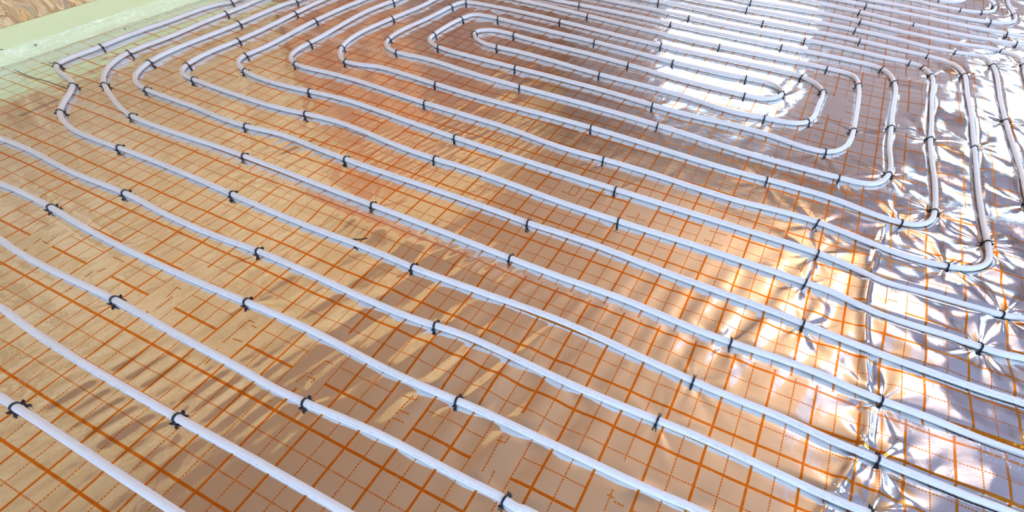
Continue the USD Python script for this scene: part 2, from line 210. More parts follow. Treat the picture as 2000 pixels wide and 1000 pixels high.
def tube(p, rad, sides=14, caps=True):
    """A tube along the polyline p; returns vertices, faces, st (length, angle)."""
    p = np.asarray(p, float)
    t = np.gradient(p, axis=0)
    t /= np.linalg.norm(t, axis=1, keepdims=True) + 1e-12
    side = np.cross(t, [0, 0, 1.0])
    side /= np.linalg.norm(side, axis=1, keepdims=True) + 1e-12
    upv = np.cross(side, t)
    a = np.linspace(0, 2 * np.pi, sides + 1)
    rad = np.broadcast_to(rad, (len(p),))
    v = p[:, None] + rad[:, None, None] * (np.cos(a)[None, :, None] * side[:, None] + np.sin(a)[None, :, None] * upv[:, None])
    n = sides + 1
    i, j = np.meshgrid(np.arange(len(p) - 1), np.arange(sides), indexing="ij")
    q = np.stack([i * n + j, i * n + j + 1, (i + 1) * n + j + 1, (i + 1) * n + j], -1).reshape(-1, 4)
    f = np.vstack([q[:, [0, 1, 2]], q[:, [0, 2, 3]]])
    L = np.r_[0, np.cumsum(np.linalg.norm(np.diff(p, axis=0), axis=1))]
    st = np.stack([np.repeat(L, n), np.tile(a, len(p))], -1)
    v = v.reshape(-1, 3)
    if caps:
        k = len(v)
        v = np.vstack([v, p[0], p[-1]])
        st = np.vstack([st, [0, 0], [L[-1], 0]])
        e = (len(p) - 1) * n
        f = np.vstack([f, [[k, b + 1, b] for b in range(sides)], [[k + 1, e + b, e + b + 1] for b in range(sides)]])
    return v, f, st


def grid_mesh(xs, ys, fz):
    X, Y = np.meshgrid(xs, ys, indexing="xy")
    Z = fz(X, Y)
    nx, ny = len(xs), len(ys)
    i, j = np.meshgrid(np.arange(ny - 1), np.arange(nx - 1), indexing="ij")
    a = i * nx + j
    f = np.concatenate([np.stack([a, a + 1, a + nx + 1], -1).reshape(-1, 3), np.stack([a, a + nx + 1, a + nx], -1).reshape(-1, 3)])
    return np.stack([X, Y, Z], -1).reshape(-1, 3), f


def L(name):
    return "/World/Looks/" + name


# ------------------------------------------------------------------ materials
def plain(name, color, rough=0.5, metal=0.0, bump=None, **kw):
    nodes = {"p": ("principled_bsdf", {"base_color": color, "roughness": rough, "metallic": metal, **kw})}
    links = []
    if bump:
        nodes["t"] = ("texture_coordinate", {})
        nodes["n"] = ("noise_texture", {"scale": bump[0], "detail": 4.0})
        nodes["b"] = ("bump", {"strength": bump[1], "distance": bump[2]})
        links = [("t.object", "n.vector"), ("n.fac", "b.height"), ("b.normal", "p.normal")]
    return usdkit.material(stage, L(name), nodes, links, surface="p.BSDF")


def foil_material(name, v0, u0):
    """Metallised film with the printed laying grid: st = laying-grid cells of 5 cm, even lines solid, odd ones dashed; every fifth cell has a label field."""
    N, K = {}, []
    cnt = [0]

    def M(op, a, b=None, c=None):
        k = "m%d" % cnt[0]
        cnt[0] += 1
        ins = {"math_type": op}
        for i, s in enumerate((a, b, c)):
            if s is None:
                continue
            if isinstance(s, str):
                K.append((s, "%s.value%d" % (k, i + 1)))
            else:
                ins["value%d" % (i + 1)] = float(s)
        N[k] = ("math", ins)
        return k + ".value"

    N["a"] = ("uvmap", {"attribute": "st"})
    N["s"] = ("separate_xyz", {})
    K.append(("a.UV", "s.vector"))
    u, v = "s.x", "s.y"

    def dist(c, phase, period):            # distance in cells to the nearest line c = phase mod period
        t = M("multiply", M("subtract", c, phase), 1.0 / period)
        return M("multiply", M("absolute", M("subtract", t, M("round", t))), period)

    def dash(c):
        return M("less_than", M("fraction", M("multiply", c, 7.5)), 0.74)

    su, sv = M("less_than", dist(u, 0, 2), 0.057), M("less_than", dist(v, 0, 2), 0.062)
    du, dv = M("multiply", M("less_than", dist(u, 1, 2), 0.030), dash(v)), M("multiply", M("less_than", dist(v, 1, 2), 0.027), dash(u))
    rowd = M("absolute", M("subtract", v, v0))
    cold = dist(u, u0, 5)
    gap_v = M("multiply", M("less_than", rowd, 1.85), M("less_than", cold, 0.97))
    gap_u = M("multiply", M("less_than", rowd, 1.75), M("less_than", cold, 0.80))
    lu = M("multiply", M("maximum", su, du), M("subtract", 1.0, gap_u))
    lv = M("multiply", M("maximum", sv, dv), M("subtract", 1.0, gap_v))
    ink = M("maximum", lu, lv)
    N["t"] = ("geometry", {})
    N["wear"] = ("noise_texture", {"scale": 90.0, "detail": 2.0})
    K.append(("t.position", "wear.vector"))
    N["wr"] = ("map_range", {"from_min": 0.30, "from_max": 0.42, "to_min": 0.72, "to_max": 1.0, "clamp": True})
    K.append(("wear.fac", "wr.value"))
    ink = M("multiply", ink, "wr.result")
    N["c"] = ("mix_color", {"a": FOILCOL, "b": INKCOL})
    K += [(ink, "c.fac"), ]
    rough = M("add", FOILROUGH, M("multiply", ink, 0.12))
    N["n1"] = ("noise_texture", {"scale": 26.0, "detail": 3.0, "roughness": 0.55})
    N["n2"] = ("noise_texture", {"scale": 240.0, "detail": 2.0})
    K += [("t.position", "n1.vector"), ("t.position", "n2.vector")]
    h = M("add", M("multiply", "n1.fac", 0.0016), M("multiply", "n2.fac", 0.00006))
    N["b"] = ("bump", {"strength": 1.0, "distance": FOILBUMP})
    N["p"] = ("principled_bsdf", {"metallic": 1.0, "coat_weight": 0.15, "coat_roughness": 0.06})
    K += [(h, "b.height"), ("c.result", "p.base_color"), (rough, "p.roughness"), ("b.normal", "p.normal")]
    return usdkit.material(stage, L(name), N, K, surface="p.BSDF")


def film_material(name, tint, white, rough, bumpscale, haze, gloss):
    """Thin clear film: mostly see-through, a little haze, a crinkled gloss."""
    return usdkit.material(stage, L(name), {
        "g": ("geometry", {}), "n": ("noise_texture", {"scale": bumpscale, "detail": 2.0}),
        "b": ("bump", {"strength": 1.0, "distance": 0.006}),
        "t": ("transparent_bsdf", {"color": tint}), "d": ("translucent_bsdf", {"color": white}), "d2": ("diffuse_bsdf", {"color": white}),
        "gl": ("glossy_bsdf", {"color": (0.95, 0.95, 0.95), "roughness": rough}),
        "f": ("fresnel", {"IOR": 1.45}), "fm": ("math", {"math_type": "multiply", "value2": gloss}), "ft": ("math", {"math_type": "subtract", "value1": 1.0}), "fx": ("math", {"math_type": "multiply"}),
        "md": ("mix_closure", {"fac": 0.5}), "m1": ("mix_closure", {"fac": haze}), "m2": ("mix_closure", {})},
        [("g.position", "n.vector"), ("n.fac", "b.height"), ("b.normal", "gl.normal"), ("d.BSDF", "md.closure1"), ("d2.BSDF", "md.closure2"),
         ("t.BSDF", "m1.closure1"), ("md.closure", "m1.closure2"), ("f.fac", "fm.value1"), ("g.backfacing", "ft.value2"), ("fm.value", "fx.value1"), ("ft.value", "fx.value2"), ("fx.value", "m2.fac"), ("m1.closure", "m2.closure1"), ("gl.BSDF", "m2.closure2")],
        surface="m2.closure")


pipe_white = usdkit.material(stage, L("pipe_white"), {
    "p": ("principled_bsdf", {"base_color": PIPECOL, "roughness": 0.36, "specular_ior_level": 0.5})}, [], surface="p.BSDF")


def printed_pipe():
    """White pipe with a faint grey line of small ink-jet marks along its upper front side; st = (length in m, angle)."""
    N = {"a": ("uvmap", {"attribute": "st"}), "s": ("separate_xyz", {})}
    K = [("a.UV", "s.vector")]
    c = [0]

    def M(op, a, b=None):
        k = "m%d" % c[0]
        c[0] += 1
        ins = {"math_type": op}
        for i, s in enumerate((a, b)):
            if isinstance(s, str):
                K.append((s, "%s.value%d" % (k, i + 1)))
            elif s is not None:
                ins["value%d" % (i + 1)] = float(s)
        N[k] = ("math", ins)
        return k + ".value"

    band = M("less_than", M("absolute", M("subtract", "s.y", 0.82)), 0.14)
    N["w"] = ("white_noise_texture", {"dimensions": "2D"})
    N["cv"] = ("combine_xyz", {})
    K += [(M("floor", M("multiply", "s.x", 420.0)), "cv.x"), (M("floor", M("multiply", "s.y", 14.0)), "cv.y"), ("cv.vector", "w.vector")]
    N["n"] = ("noise_texture", {"dimensions": "1D", "scale": 3.1, "detail": 0.0})
    N["n2"] = ("noise_texture", {"dimensions": "1D", "scale": 60.0, "detail": 0.0})
    K += [("s.x", "n.w"), ("s.x", "n2.w")]
    on = M("multiply", M("multiply", band, M("greater_than", "n.fac", 0.5)), M("multiply", M("greater_than", "w.value", 0.45), M("greater_than", "n2.fac", 0.4)))
    N["c"] = ("mix_color", {"a": PIPECOL, "b": (0.30, 0.31, 0.36)})
    N["p"] = ("principled_bsdf", {"roughness": 0.36})
    K += [(M("multiply", on, 0.5), "c.fac"), ("c.result", "p.base_color")]
    return usdkit.material(stage, L("printed_pipe"), N, K, surface="p.BSDF")


pipe_print = printed_pipe()
clip_black = plain("clip_black", (0.006, 0.007, 0.012), 0.38)
foam_green = plain("foam_green", FOAMCOL, 0.75, bump=(140.0, 0.35, 0.004))
wire_dark = plain("wire_dark", (0.03, 0.025, 0.02), 0.6)
nail_grey = plain("nail_grey", (0.14, 0.18, 0.16), 0.45, 0.5)
screed_grey = plain("screed_grey", (0.35, 0.34, 0.33), 0.9)
wall_board = plain("wall_board", WALLCOL, 0.85, bump=(30.0, 0.2, 0.01))
frame_white = plain("frame_white", (0.8, 0.8, 0.8), 0.4)
ground_pale = plain("ground_pale", (0.48, 0.44, 0.38), 0.95)
film_tape = film_material("film_tape", (0.99, 0.99, 0.99), (0.88, 0.90, 0.93), 0.07, 70.0, 0.035, 2.4)
film_flap = film_material("film_flap", (0.99, 1.0, 0.98), (0.90, 0.93, 0.86), 0.15, 45.0, 0.22, 2.6)


def osb_material(name, tones, scale):
    return usdkit.material(stage, L(name), {
        "t": ("texture_coordinate", {}),
        "mp": ("mapping", {"scale": (scale, scale * 0.9, scale * 0.33)}),
        "nz": ("noise_texture", {"scale": 3.0, "detail": 1.0}),
        "mx": ("mix_vector", {"fac": 0.16}),
        "v": ("voronoi_texture", {"scale": 1.0, "randomness": 1.0}),
        "r": ("rgb_ramp", {"ramp": tones}),
        "s": ("separate_color", {}),
        "p": ("principled_bsdf", {"roughness": 0.7}),
        "b": ("bump", {"strength": 0.4, "distance": 0.004})},
        [("t.object", "mp.vector"), ("mp.vector", "nz.vector"), ("mp.vector", "mx.a"), ("nz.color", "mx.b"), ("mx.result", "v.vector"),
         ("v.color", "s.color"), ("s.r", "r.fac"), ("r.color", "p.base_color"), ("v.distance", "b.height"), ("b.normal", "p.normal")], surface="p.BSDF")


OSBT = [(0, (0.42, 0.25, 0.10)), (0.3, (0.60, 0.40, 0.19)), (0.65, (0.70, 0.49, 0.26)), (1, (0.78, 0.60, 0.36))]
osb_board = osb_material("osb_board", OSBT, 22.0)
ceiling_board = plain("ceiling_board", CEILCOL, 0.9)
strand_wood = usdkit.material(stage, L("strand_wood"), {
    "a": ("attribute", {"attribute": "displayColor"}), "t": ("texture_coordinate", {}),
    "mp": ("mapping", {"rotation": (-0.38, 0.0, 0.0), "scale": (300.0, 420.0, 36.0)}), "n": ("noise_texture", {"scale": 1.0, "detail": 3.0}),
    "rr": ("rgb_ramp", {"ramp": [(0.30, (0.62, 0.52, 0.42)), (0.55, (1.0, 1.0, 1.0))]}),
    "w": ("mix_color", {"blend_type": "multiply", "fac": 0.8}),
    "p": ("principled_bsdf", {"roughness": 0.65})},
    [("t.object", "mp.vector"), ("mp.vector", "n.vector"), ("n.fac", "rr.fac"), ("a.color", "w.a"), ("rr.color", "w.b"), ("w.result", "p.base_color")], surface="p.BSDF")

# ------------------------------------------------------------------ the room
X0, X1, Y0, Y1, H = -2.90, 3.40, -3.40, YF, 2.60
obj("floor", box(X0 - 0.1, X1 + 0.1, Y0 - 0.1, Y1 + 0.1, -0.20, -0.060), screed_grey, kind="structure", label="grey floor slab under the foil")
ce = UsdGeom.Xform.Define(stage, numbered("ceiling")).GetPrim()
props(ce, kind="structure", label="ceiling, wooden board on the left and pale lining on the right")
obj("wood_board", box(X0 - 0.2, 1.15, Y0 - 0.2, Y1 + 0.2, H, H + 0.06), ceiling_board, ce)
obj("pale_lining", box(1.15, X1 + 0.2, Y0 - 0.2, Y1 + 0.2, H, H + 0.06), plain("pale_lining", CEIL2, 0.8), ce)


def wall_x(y):                                   # room face of the left wall, slightly out of square
    return -2.806 + 0.062 * (y - 0.343)


# left wall: one board wall with its wood strands
wl = UsdGeom.Xform.Define(stage, numbered("wall_left")).GetPrim()
props(wl, kind="structure", label="oriented strand board wall at the left")
v = []
for y in (Y0, Y1):
    for x in (wall_x(y) - 0.12, wall_x(y)):
        for z in (-0.2, H):
            v.append((x, y, z))
wb = trimesh.convex.convex_hull(np.array(v))
obj("board", wb, osb_board, wl)
rng = np.random.default_rng(5)
SV, SF, SC = [], [], []
tone = np.array([(0.52, 0.34, 0.19), (0.64, 0.45, 0.26), (0.72, 0.53, 0.33), (0.78, 0.63, 0.44), (0.58, 0.48, 0.36), (0.70, 0.48, 0.25), (0.82, 0.70, 0.52)])
NS = 2600
for k in range(NS):
    y, z = rng.uniform(-0.15, 1.75), rng.uniform(0.06, 0.62)
    ln, wd, a = rng.uniform(0.04, 0.12), rng.uniform(0.003, 0.020), rng.normal(1.95, 0.5)
    th = 0.0003 + 0.0022 * k / NS
    n = 5
    s = np.linspace(-0.5, 0.5, n)
    top = wd / 2 * (1 + rng.normal(0, 0.16, n)) * np.r_[rng.uniform(0.3, 1), np.ones(n - 2), rng.uniform(0.3, 1)]
    bot = -wd / 2 * (1 + rng.normal(0, 0.16, n)) * np.r_[rng.uniform(0.3, 1), np.ones(n - 2), rng.uniform(0.3, 1)]
    pts = np.r_[np.c_[s * ln, top], np.c_[s[::-1] * ln, bot[::-1]]]
    ca, sa = math.cos(a), math.sin(a)
    py, pz = y + pts[:, 0] * ca - pts[:, 1] * sa, z + pts[:, 0] * sa + pts[:, 1] * ca
    base = len(SV) and sum(len(q) for q in SV) or 0
    front = np.c_[wall_x(py) + th, py, pz]
    back = np.c_[wall_x(py) - 0.0005, py, pz]
    m_ = len(pts)
    f = []
    for i in range(n - 1):
        f += [[i, i + 1, m_ - 2 - i], [i, m_ - 2 - i, m_ - 1 - i]]
    f += [[i, m_ + i, (i + 1) % m_] for i in range(m_)] + [[(i + 1) % m_, m_ + i, m_ + (i + 1) % m_] for i in range(m_)]
    SV.append(np.vstack([front, back]))
    SF.append(np.array(f) + base)
    SC.append(np.tile(tone[rng.integers(len(tone))] * rng.uniform(0.85, 1.12) * np.array([1.08, 0.98, 0.80]), (2 * m_, 1)))
st_prim = usdkit.mesh(stage, numbered("strand", "/World/wall_left"), (np.vstack(SV), np.vstack(SF)), strand_wood)
UsdGeom.PrimvarsAPI(st_prim).CreatePrimvar("displayColor", Sdf.ValueTypeNames.Color3fArray, "vertex").Set(Vt.Vec3fArray.FromNumpy(np.vstack(SC).astype(np.float32)))
props(st_prim.GetPrim(), kind="stuff")


# stained planks on the far part of the left wall
pm = [plain("plank_%d" % (i + 1), c, 0.55) for i, c in enumerate(PLANK)]
pd = [plain("shaded_plank_%d" % (i + 1), tuple(np.array(c) * (0.62, 0.66, 0.84)), 0.55) for i, c in enumerate(PLANK)]  # farther planks carry the dim corner's shade in their colour
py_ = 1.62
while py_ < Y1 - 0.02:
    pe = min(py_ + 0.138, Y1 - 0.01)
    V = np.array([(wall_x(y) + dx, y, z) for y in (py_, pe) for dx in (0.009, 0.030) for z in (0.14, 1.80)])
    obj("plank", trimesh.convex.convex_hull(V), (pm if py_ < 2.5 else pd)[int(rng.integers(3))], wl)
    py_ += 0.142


def wall_with_holes(name, axis, c, lo, hi, holes, mat, label):
    """A wall of boxes around its openings. axis 'x': the wall stands at x = c and runs along y; holes = (a0, a1, z0, z1)."""
    parts, edges = [], sorted({lo, hi, *[h[0] for h in holes], *[h[1] for h in holes]})
    for a, b in zip(edges[:-1], edges[1:]):
        hs = sorted([h for h in holes if h[0] <= a + 1e-6 and h[1] >= b - 1e-6], key=lambda h: h[2])
        z = -0.2
        for h in hs + [None]:
            top = h[2] if h else H
            if top > z:
                parts.append((a, b, z, top))
            z = h[3] if h else z
    th = 0.14
    ms = [box(c, c + th, a, b, z0, z1) if axis == "x" else box(a, b, c, c + th, z0, z1) for a, b, z0, z1 in parts]
    return obj(name, cat(*ms), mat, kind="structure", label=label)


def window(name, axis, c, h, label, mullion=None):
    w = UsdGeom.Xform.Define(stage, "/World/" + name).GetPrim()
    props(w, kind="structure", label=label)
    a0, a1, z0, z1 = h
    t = 0.05

    def bar(a, b, p, q):
        return box(c + 0.04, c + 0.10, a, b, p, q) if axis == "x" else box(a, b, c + 0.04, c + 0.10, p, q)
    for seg in ((a0, a1, z0, z0 + t), (a0, a1, z1 - t, z1), (a0, a0 + t, z0 + t, z1 - t), (a1 - t, a1, z0 + t, z1 - t)) + ((((mullion - t / 2, mullion + t / 2, z0 + t, z1 - t)),) if mullion else ()):
        obj("frame_bar", bar(*seg), frame_white, w)


DOOR = (DX0, DX1, -0.02, DZ)
FWIN = FARWIN
wall_with_holes("wall_far", "y", Y1, X0, X1 + 0.14, [DOOR, FWIN], wall_board, "pale board wall at the far end")
RW1, RW2 = RWIN
wall_with_holes("wall_right", "x", X1, Y0, Y1, [RW1, RW2], wall_board, "pale board wall at the right")
BW = BWIN
wall_with_holes("wall_back", "y", Y0 - 0.14, X0, X1 + 0.14, [BW], wall_board, "pale board wall behind the viewpoint")
window("door_1", "y", Y1, DOOR, "open door frame in the far wall")
window("window_1", "y", Y1, FWIN, "window frame in the far wall")
window("window_2", "x", X1, RW1, "near window frame in the right wall")
window("window_4", "x", X1, RW2, "far window frame in the right wall")
window("window_3", "y", Y0 - 0.14, BW, "window frame in the back wall")
g_out = obj("ground", box(-30, 30, -30, 30, -0.45, -0.25), ground_pale, kind="structure", label="pale ground outside the house")

# ------------------------------------------------------------------ pipes: centre lines
def runs():
    out = {}
    for k, p in PIPES.items():
        p = np.array(p, float) / 1e4
        ends = EXTEND.get(k, (0.25, 0.25))
        a, b = p[0] - p[min(3, len(p) - 1)], p[-1] - p[max(-4, -len(p))]

        def snap(d):
            return np.array([np.sign(d[0]), 0.0]) if abs(d[0]) > abs(d[1]) else np.array([0.0, np.sign(d[1])])
        pts = [p[0] + snap(a) * ends[0]] + list(p) + [p[-1] + snap(b) * ends[1]]
        p = np.array(pts)
        Ls = np.r_[0, np.cumsum(np.linalg.norm(np.diff(p, axis=0), axis=1))]
        from scipy.interpolate import PchipInterpolator
        n = int(Ls[-1] / 0.0125)
        t = np.linspace(0, Ls[-1], n)
        q = np.c_[PchipInterpolator(Ls, p[:, 0])(t), PchipInterpolator(Ls, p[:, 1])(t)]
        out[k] = q
    return out


RUN = runs()
ALL = np.vstack(list(RUN.values()))
TREE = cKDTree(ALL)
CLIP = [(k, np.array(c) / 1e4) for k, l in CLIPS.items() for c in l]


# ------------------------------------------------------------------ foil relief
def strength(x, y):
    """How crumpled the foil is: lively beyond the crease at the right, quieter in the middle."""
    return 1 / (1 + np.exp(-(x - 0.60 + 0.22 * np.clip(0.25 - y, 0, 1) - 0.02 * np.sin(7 * y)) / 0.030))


FOLDS = [(-1.05, 0.66, 0.30, 0.16, 0.030, 1.0), (-1.33, 0.50, 0.16, 0.12, 0.052, 1.6), (-0.72, 0.90, 0.22, 0.14, 0.034, 0.6), (-1.25, 0.02, 0.32, 0.15, 0.042, 0.7),
         (-0.98, -0.45, 0.25, 0.14, 0.050, 1.2), (-0.70, -0.30, 0.2, 0.1, 0.04, 0.8), (-0.10, 0.20, 0.18, 0.16, 0.055, 1.1), (0.18, 0.36, 0.2, 0.16, 0.075, 1.3), (0.42, 0.5, 0.2, 0.2, 0.085, 1.5), (-0.32, -0.02, 0.30, 0.22, 0.11, 1.3), (0.05, -0.12, 0.28, 0.2, 0.12, 1.0), (-0.45, 0.28, 0.2, 0.1, 0.06, 1.2)]


CLIPXY = np.array([c for _, c in CLIP])
crng = np.random.default_rng(11)
CPH = crng.uniform(0, 6.28, (len(CLIP), 3))


def relief(x, y):
    shp = x.shape
    x, y = x.ravel(), y.ravel()
    vis = (x > -3) & (x < 2.0) & (y > -1.1) & (y < 4.2)
    h = np.zeros_like(x)
    r = strength(x, y)
    # slow waves of the loose sheet
    h += 0.0070 * (fbm(x, y, 3.2, 2, 3) - 0.5) + 0.0030 * (fbm(x, y * 0.7, 9.0, 2, 4) - 0.5)
    # folds across the pipes, at the left and near the viewpoint
    wl_ = np.clip(fbm(x, y, 1.7, 2, 8) * 2.6 - 0.95, 0, 1) * np.clip(1.2 - r, 0, 1)
    sx = x - 0.20 * y + 0.05 * (fbm(x, y, 3.0, 2, 9) - 0.5)
    h += wl_ * (0.0072 * (fbm(sx * 19, y * 3.2, 1.0, 2, 10) - 0.5) + 0.0026 * (np.abs(fbm(sx * 34, y * 4.5, 1.0, 1, 12) - 0.5) - 0.25))
    for n_, (fx_, fy_, sx_, sy_, lam, am) in enumerate(FOLDS):
        w_ = np.exp(-((x - fx_) / sx_) ** 2 - ((y - fy_) / sy_) ** 2)
        ph = (x - 0.25 * (y - fy_) + 0.05 * (fbm(x, y, 4.0, 2, 100 + n_) - 0.5)) / lam
        h += 0.105 * lam * am * w_ * (fbm(ph * 1.5, y * 4.0, 1.0, 2, 110 + n_) - 0.5 + 0.22 * np.sin(2 * np.pi * ph))
    # swells beside the joint
    h += 0.019 * np.exp(-((y - 0.268 - 0.008 * np.sin(x * 5)) / 0.040) ** 2) * np.clip(fbm(x, x * 0, 2.2, 2, 21) * 3.0 - 0.9, 0, 1) * np.exp(-((x + 1.05) / 0.62) ** 2)
    # crumpled part
    a = np.abs(fbm(x + 0.03 * np.sin(9 * y), y * 0.55, 6.5, 3, 30) - 0.5)
    b = np.abs(fbm(x * 0.7, y, 10.0, 2, 31) - 0.5)
    c_ = np.abs(fbm(x * 1.3 + y * 0.4, y * 0.8 - 0.5 * x, 4.2, 2, 33) - 0.5)
    d_ = fbm(x * 0.8 - 0.3 * y, y * 1.3 + 0.5 * x, 5.5, 2, 35)
    e_ = fbm(x * 0.42 + 0.25 * y, y * 1.25 - 0.15 * x, 9.0, 2, 36)
    low = 1 / (1 + np.exp((y - 1.0) / 0.10))
    h += r * (0.012 * a + 0.005 * b + 0.034 * c_ + (0.026 + 0.016 * low) * (d_ - 0.4) + 0.022 * low * (e_ - 0.4))
    h += 0.0075 * np.exp(-((x - 0.60 + 0.22 * np.clip(0.25 - y, 0, 1) - 0.02 * np.sin(7 * y)) / 0.011) ** 2) / (1 + np.exp((y - 1.05) / 0.05))
    h *= 1 - 0.6 * np.exp(-((x + 0.15) / 0.42) ** 2) / (1 + np.exp(-(y - 1.45) / 0.12))
    # folds that run out from the clips
    idx = np.nonzero(vis)[0]
    T = cKDTree(np.c_[x, y][idx])
    for (k, c), p3 in zip(CLIP, CPH):
        near = T.query_ball_point(c, 0.21)
        if not near:
            continue
        ii = idx[np.array(near)]
        dx, dy = x[ii] - c[0], y[ii] - c[1]
        d = np.hypot(dx, dy)
        th = np.arctan2(dy, dx)
        rr = 1 / (1 + math.exp(-(c[0] - 0.55 - 0.18 * (c[1] - 0.8)) / 0.12))
        amp = 0.0006 + 0.0030 * rr
        w = np.exp(-d / 0.075) * np.clip(d / 0.02, 0, 1) * (1 - np.clip((d - 0.15) / 0.06, 0, 1))
        h[ii] += amp * w * (np.cos(5 * th + p3[0]) + 0.8 * np.cos(8 * th + p3[1]) + 0.5 * np.cos(13 * th + p3[2]))
        h[ii] -= (0.0010 + 0.0015 * rr) * np.exp(-(d / 0.03) ** 2)
    # the pipes hold it down
    dist = TREE.query(np.c_[x, y], distance_upper_bound=0.09)[0]
    mask = np.clip((np.minimum(dist, 0.09) - 0.004) / (0.024 - 0.006 * r), 0, 1)
    mask = mask * mask * (3 - 2 * mask)
    h = np.clip(h * mask, -0.004, 0.018) - 0.0006 * (1 - mask)
    wallmask = np.clip((x - wall_x(y) - 0.02) / 0.08, 0, 1)
    return (h * wallmask).reshape(shp)


def axis_steps(a, b, fine0, fine1, fine, coarse):
    out = [np.arange(fine0, fine1 + 1e-9, fine)]
    if fine0 > a:
        out.insert(0, np.linspace(a, fine0, max(2, int((fine0 - a) / coarse) + 1))[:-1])
    if fine1 < b:
        out.append(np.linspace(fine1, b, max(2, int((b - fine1) / coarse) + 1))[1:])
    return np.concatenate(out)


SHEETS = [  # name data: y range, fine range x, fine range y, step, lift, print phases (du, slope, dv), label row and column, label
    (-2.6, 0.318, (-2.78, 1.10), (-0.75, 0.318), 0.0050, 0.0012, lambda i: 0.0, 0.0, 3.0, -2.0, "silver foil sheet with orange laying grid, nearest, in front of the taped joint"),
    (0.27, 1.232, (-2.78, 1.25), (0.27, 1.232), 0.0052, 0.0008, lambda i: 1.25, 1.0, -13.4, 3.95, "silver foil sheet with orange laying grid, second nearest, just behind the taped joint"),
    (1.18, 2.152, (-2.40, 1.30), (1.18, 2.152), 0.0066, 0.0004, lambda i: 0.25 + 0.018 * (i + 18), 0.45, -34.5, -21.75, "silver foil sheet with orange laying grid under the innermost oval pipe spiral"),
    (2.10, 4.95, (-1.60, 1.45), (2.10, 3.75), 0.0085, 0.0, lambda i: 1.0 + 0.03 * np.clip(i - 7, 0, 99), 1.3, -52.5, 2.0, "silver foil sheet with orange laying grid, farthest, along the top of the picture"),
]
for n, (ya, yb, fx, fy, step, lift, du, dv, v0, u0, lab) in enumerate(SHEETS):
    xs = axis_steps(-2.80, 3.35, fx[0], fx[1], step, 0.05)
    ys = axis_steps(ya, yb, fy[0], fy[1], step, 0.06)
    v, f = grid_mesh(xs, ys, relief)
    keep = v[:, 0] > wall_x(v[:, 1]) + 0.003
    v[:, 0] = np.where(keep, v[:, 0], wall_x(v[:, 1]) + 0.003)
    v[:, 2] += lift - 0.0022
    i_, j_ = v[:, 0] / 0.05, -v[:, 1] / 0.05
    wob = 0.10 * (fbm(v[:, 0], v[:, 1], 4.0, 2, 50 + n) - 0.5)
    wob2 = 0.10 * (fbm(v[:, 0], v[:, 1], 4.0, 2, 60 + n) - 0.5)
    uv = np.c_[i_ + du(i_) + wob, j_ + dv + wob2]
    obj("foil_sheet", (v, f), foil_material("foil_%d" % (n + 1), v0, u0), smooth=True, uv=uv, label=lab, category="foil")


def foil_z(x, y):
    x, y = np.atleast_1d(np.asarray(x, float)), np.atleast_1d(np.asarray(y, float))
    lift = np.where(y < 0.318, 0.0012, np.where(y < 1.232, 0.0008, np.where(y < 2.152, 0.0004, 0.0))) - 0.0022
    return relief(x, y) + lift


# insulation boards under the foil
obj("insulation_board", box(-2.44, X1 - 0.02, Y0 + 0.4, Y1 - 0.02, -0.058, -0.012), plain("insulation_white", (0.75, 0.76, 0.74), 0.9), label="white insulation layer under the foil sheets", category="insulation")

# printed labels of the laying grid, each stroke a strip of print on the foil
ink_orange = plain("ink_orange", INKCOL, 0.35, 1.0)
GV, GF, gk = [], [], 0
for g in GLYPHS:
    p = np.array(g, float) / 1e4
    for a, b in zip(p[:-1], p[1:]):
        ln = np.linalg.norm(b - a)
        d = (b - a) / ln
        nrm = np.array([-d[1], d[0]]) * 0.0014
        s = 0.0
        while s < ln:
            e = min(s + 0.0058, ln)
            for t in (s, e):
                for sg in (-1, 1):
                    GV.append(a + d * t + sg * nrm)
            GF += [[gk, gk + 1, gk + 3], [gk, gk + 3, gk + 2]]
            gk += 4
            s += 0.0080
GV = np.array(GV)
gz = foil_z(GV[:, 0], GV[:, 1]) + 0.0004
sheet_of = GV[:, 1].reshape(-1, 4).mean(1) < 0.318
tri = np.array(GF)
for s_, host in ((True, "/World/foil_sheet"), (False, "/World/foil_sheet_001")):
    sel = np.repeat(sheet_of == s_, 2)
    used = np.unique(tri[sel])
    remap = np.full(len(GV), -1)
    remap[used] = np.arange(len(used))
    obj("printed_mark", (np.c_[GV, gz][used], remap[tri[sel]]), ink_orange, stage.GetPrimAtPath(host), kind="stuff")


# clear tape over the joints
def tape(y_of, x0, x1, w, step, lab, seed, amp):
    xs = np.arange(x0, x1, step)
    ss = np.linspace(-0.5, 0.5, max(5, int(w / step) + 1))
    X, S = np.meshgrid(xs, ss, indexing="xy")
    Y = y_of(X) + S * w * (1 + 0.25 * (fbm(X, X * 0, 9, 2, seed) - 0.5))
    am = np.clip((X + 1.2) / 1.4, 0.25, 1.5)
    Z = foil_z(X.ravel(), Y.ravel()).reshape(X.shape) + 0.0012 + amp * am * (1 - (2 * np.abs(S)) ** 3) * (np.abs(fbm(X, Y * 0.5, 55, 2, seed + 1) - 0.5) * 2.2 + 0.25 * fbm(X, Y, 20, 1, seed + 2))
    nx, ny = len(xs), len(ss)
    i, j = np.meshgrid(np.arange(ny - 1), np.arange(nx - 1), indexing="ij")
    a = i * nx + j
    f = np.concatenate([np.stack([a, a + 1, a + nx + 1], -1).reshape(-1, 3), np.stack([a, a + nx + 1, a + nx], -1).reshape(-1, 3)])
    obj("clear_tape", (np.stack([X, Y, Z], -1).reshape(-1, 3), f), film_tape, smooth=True, label=lab, category="tape")


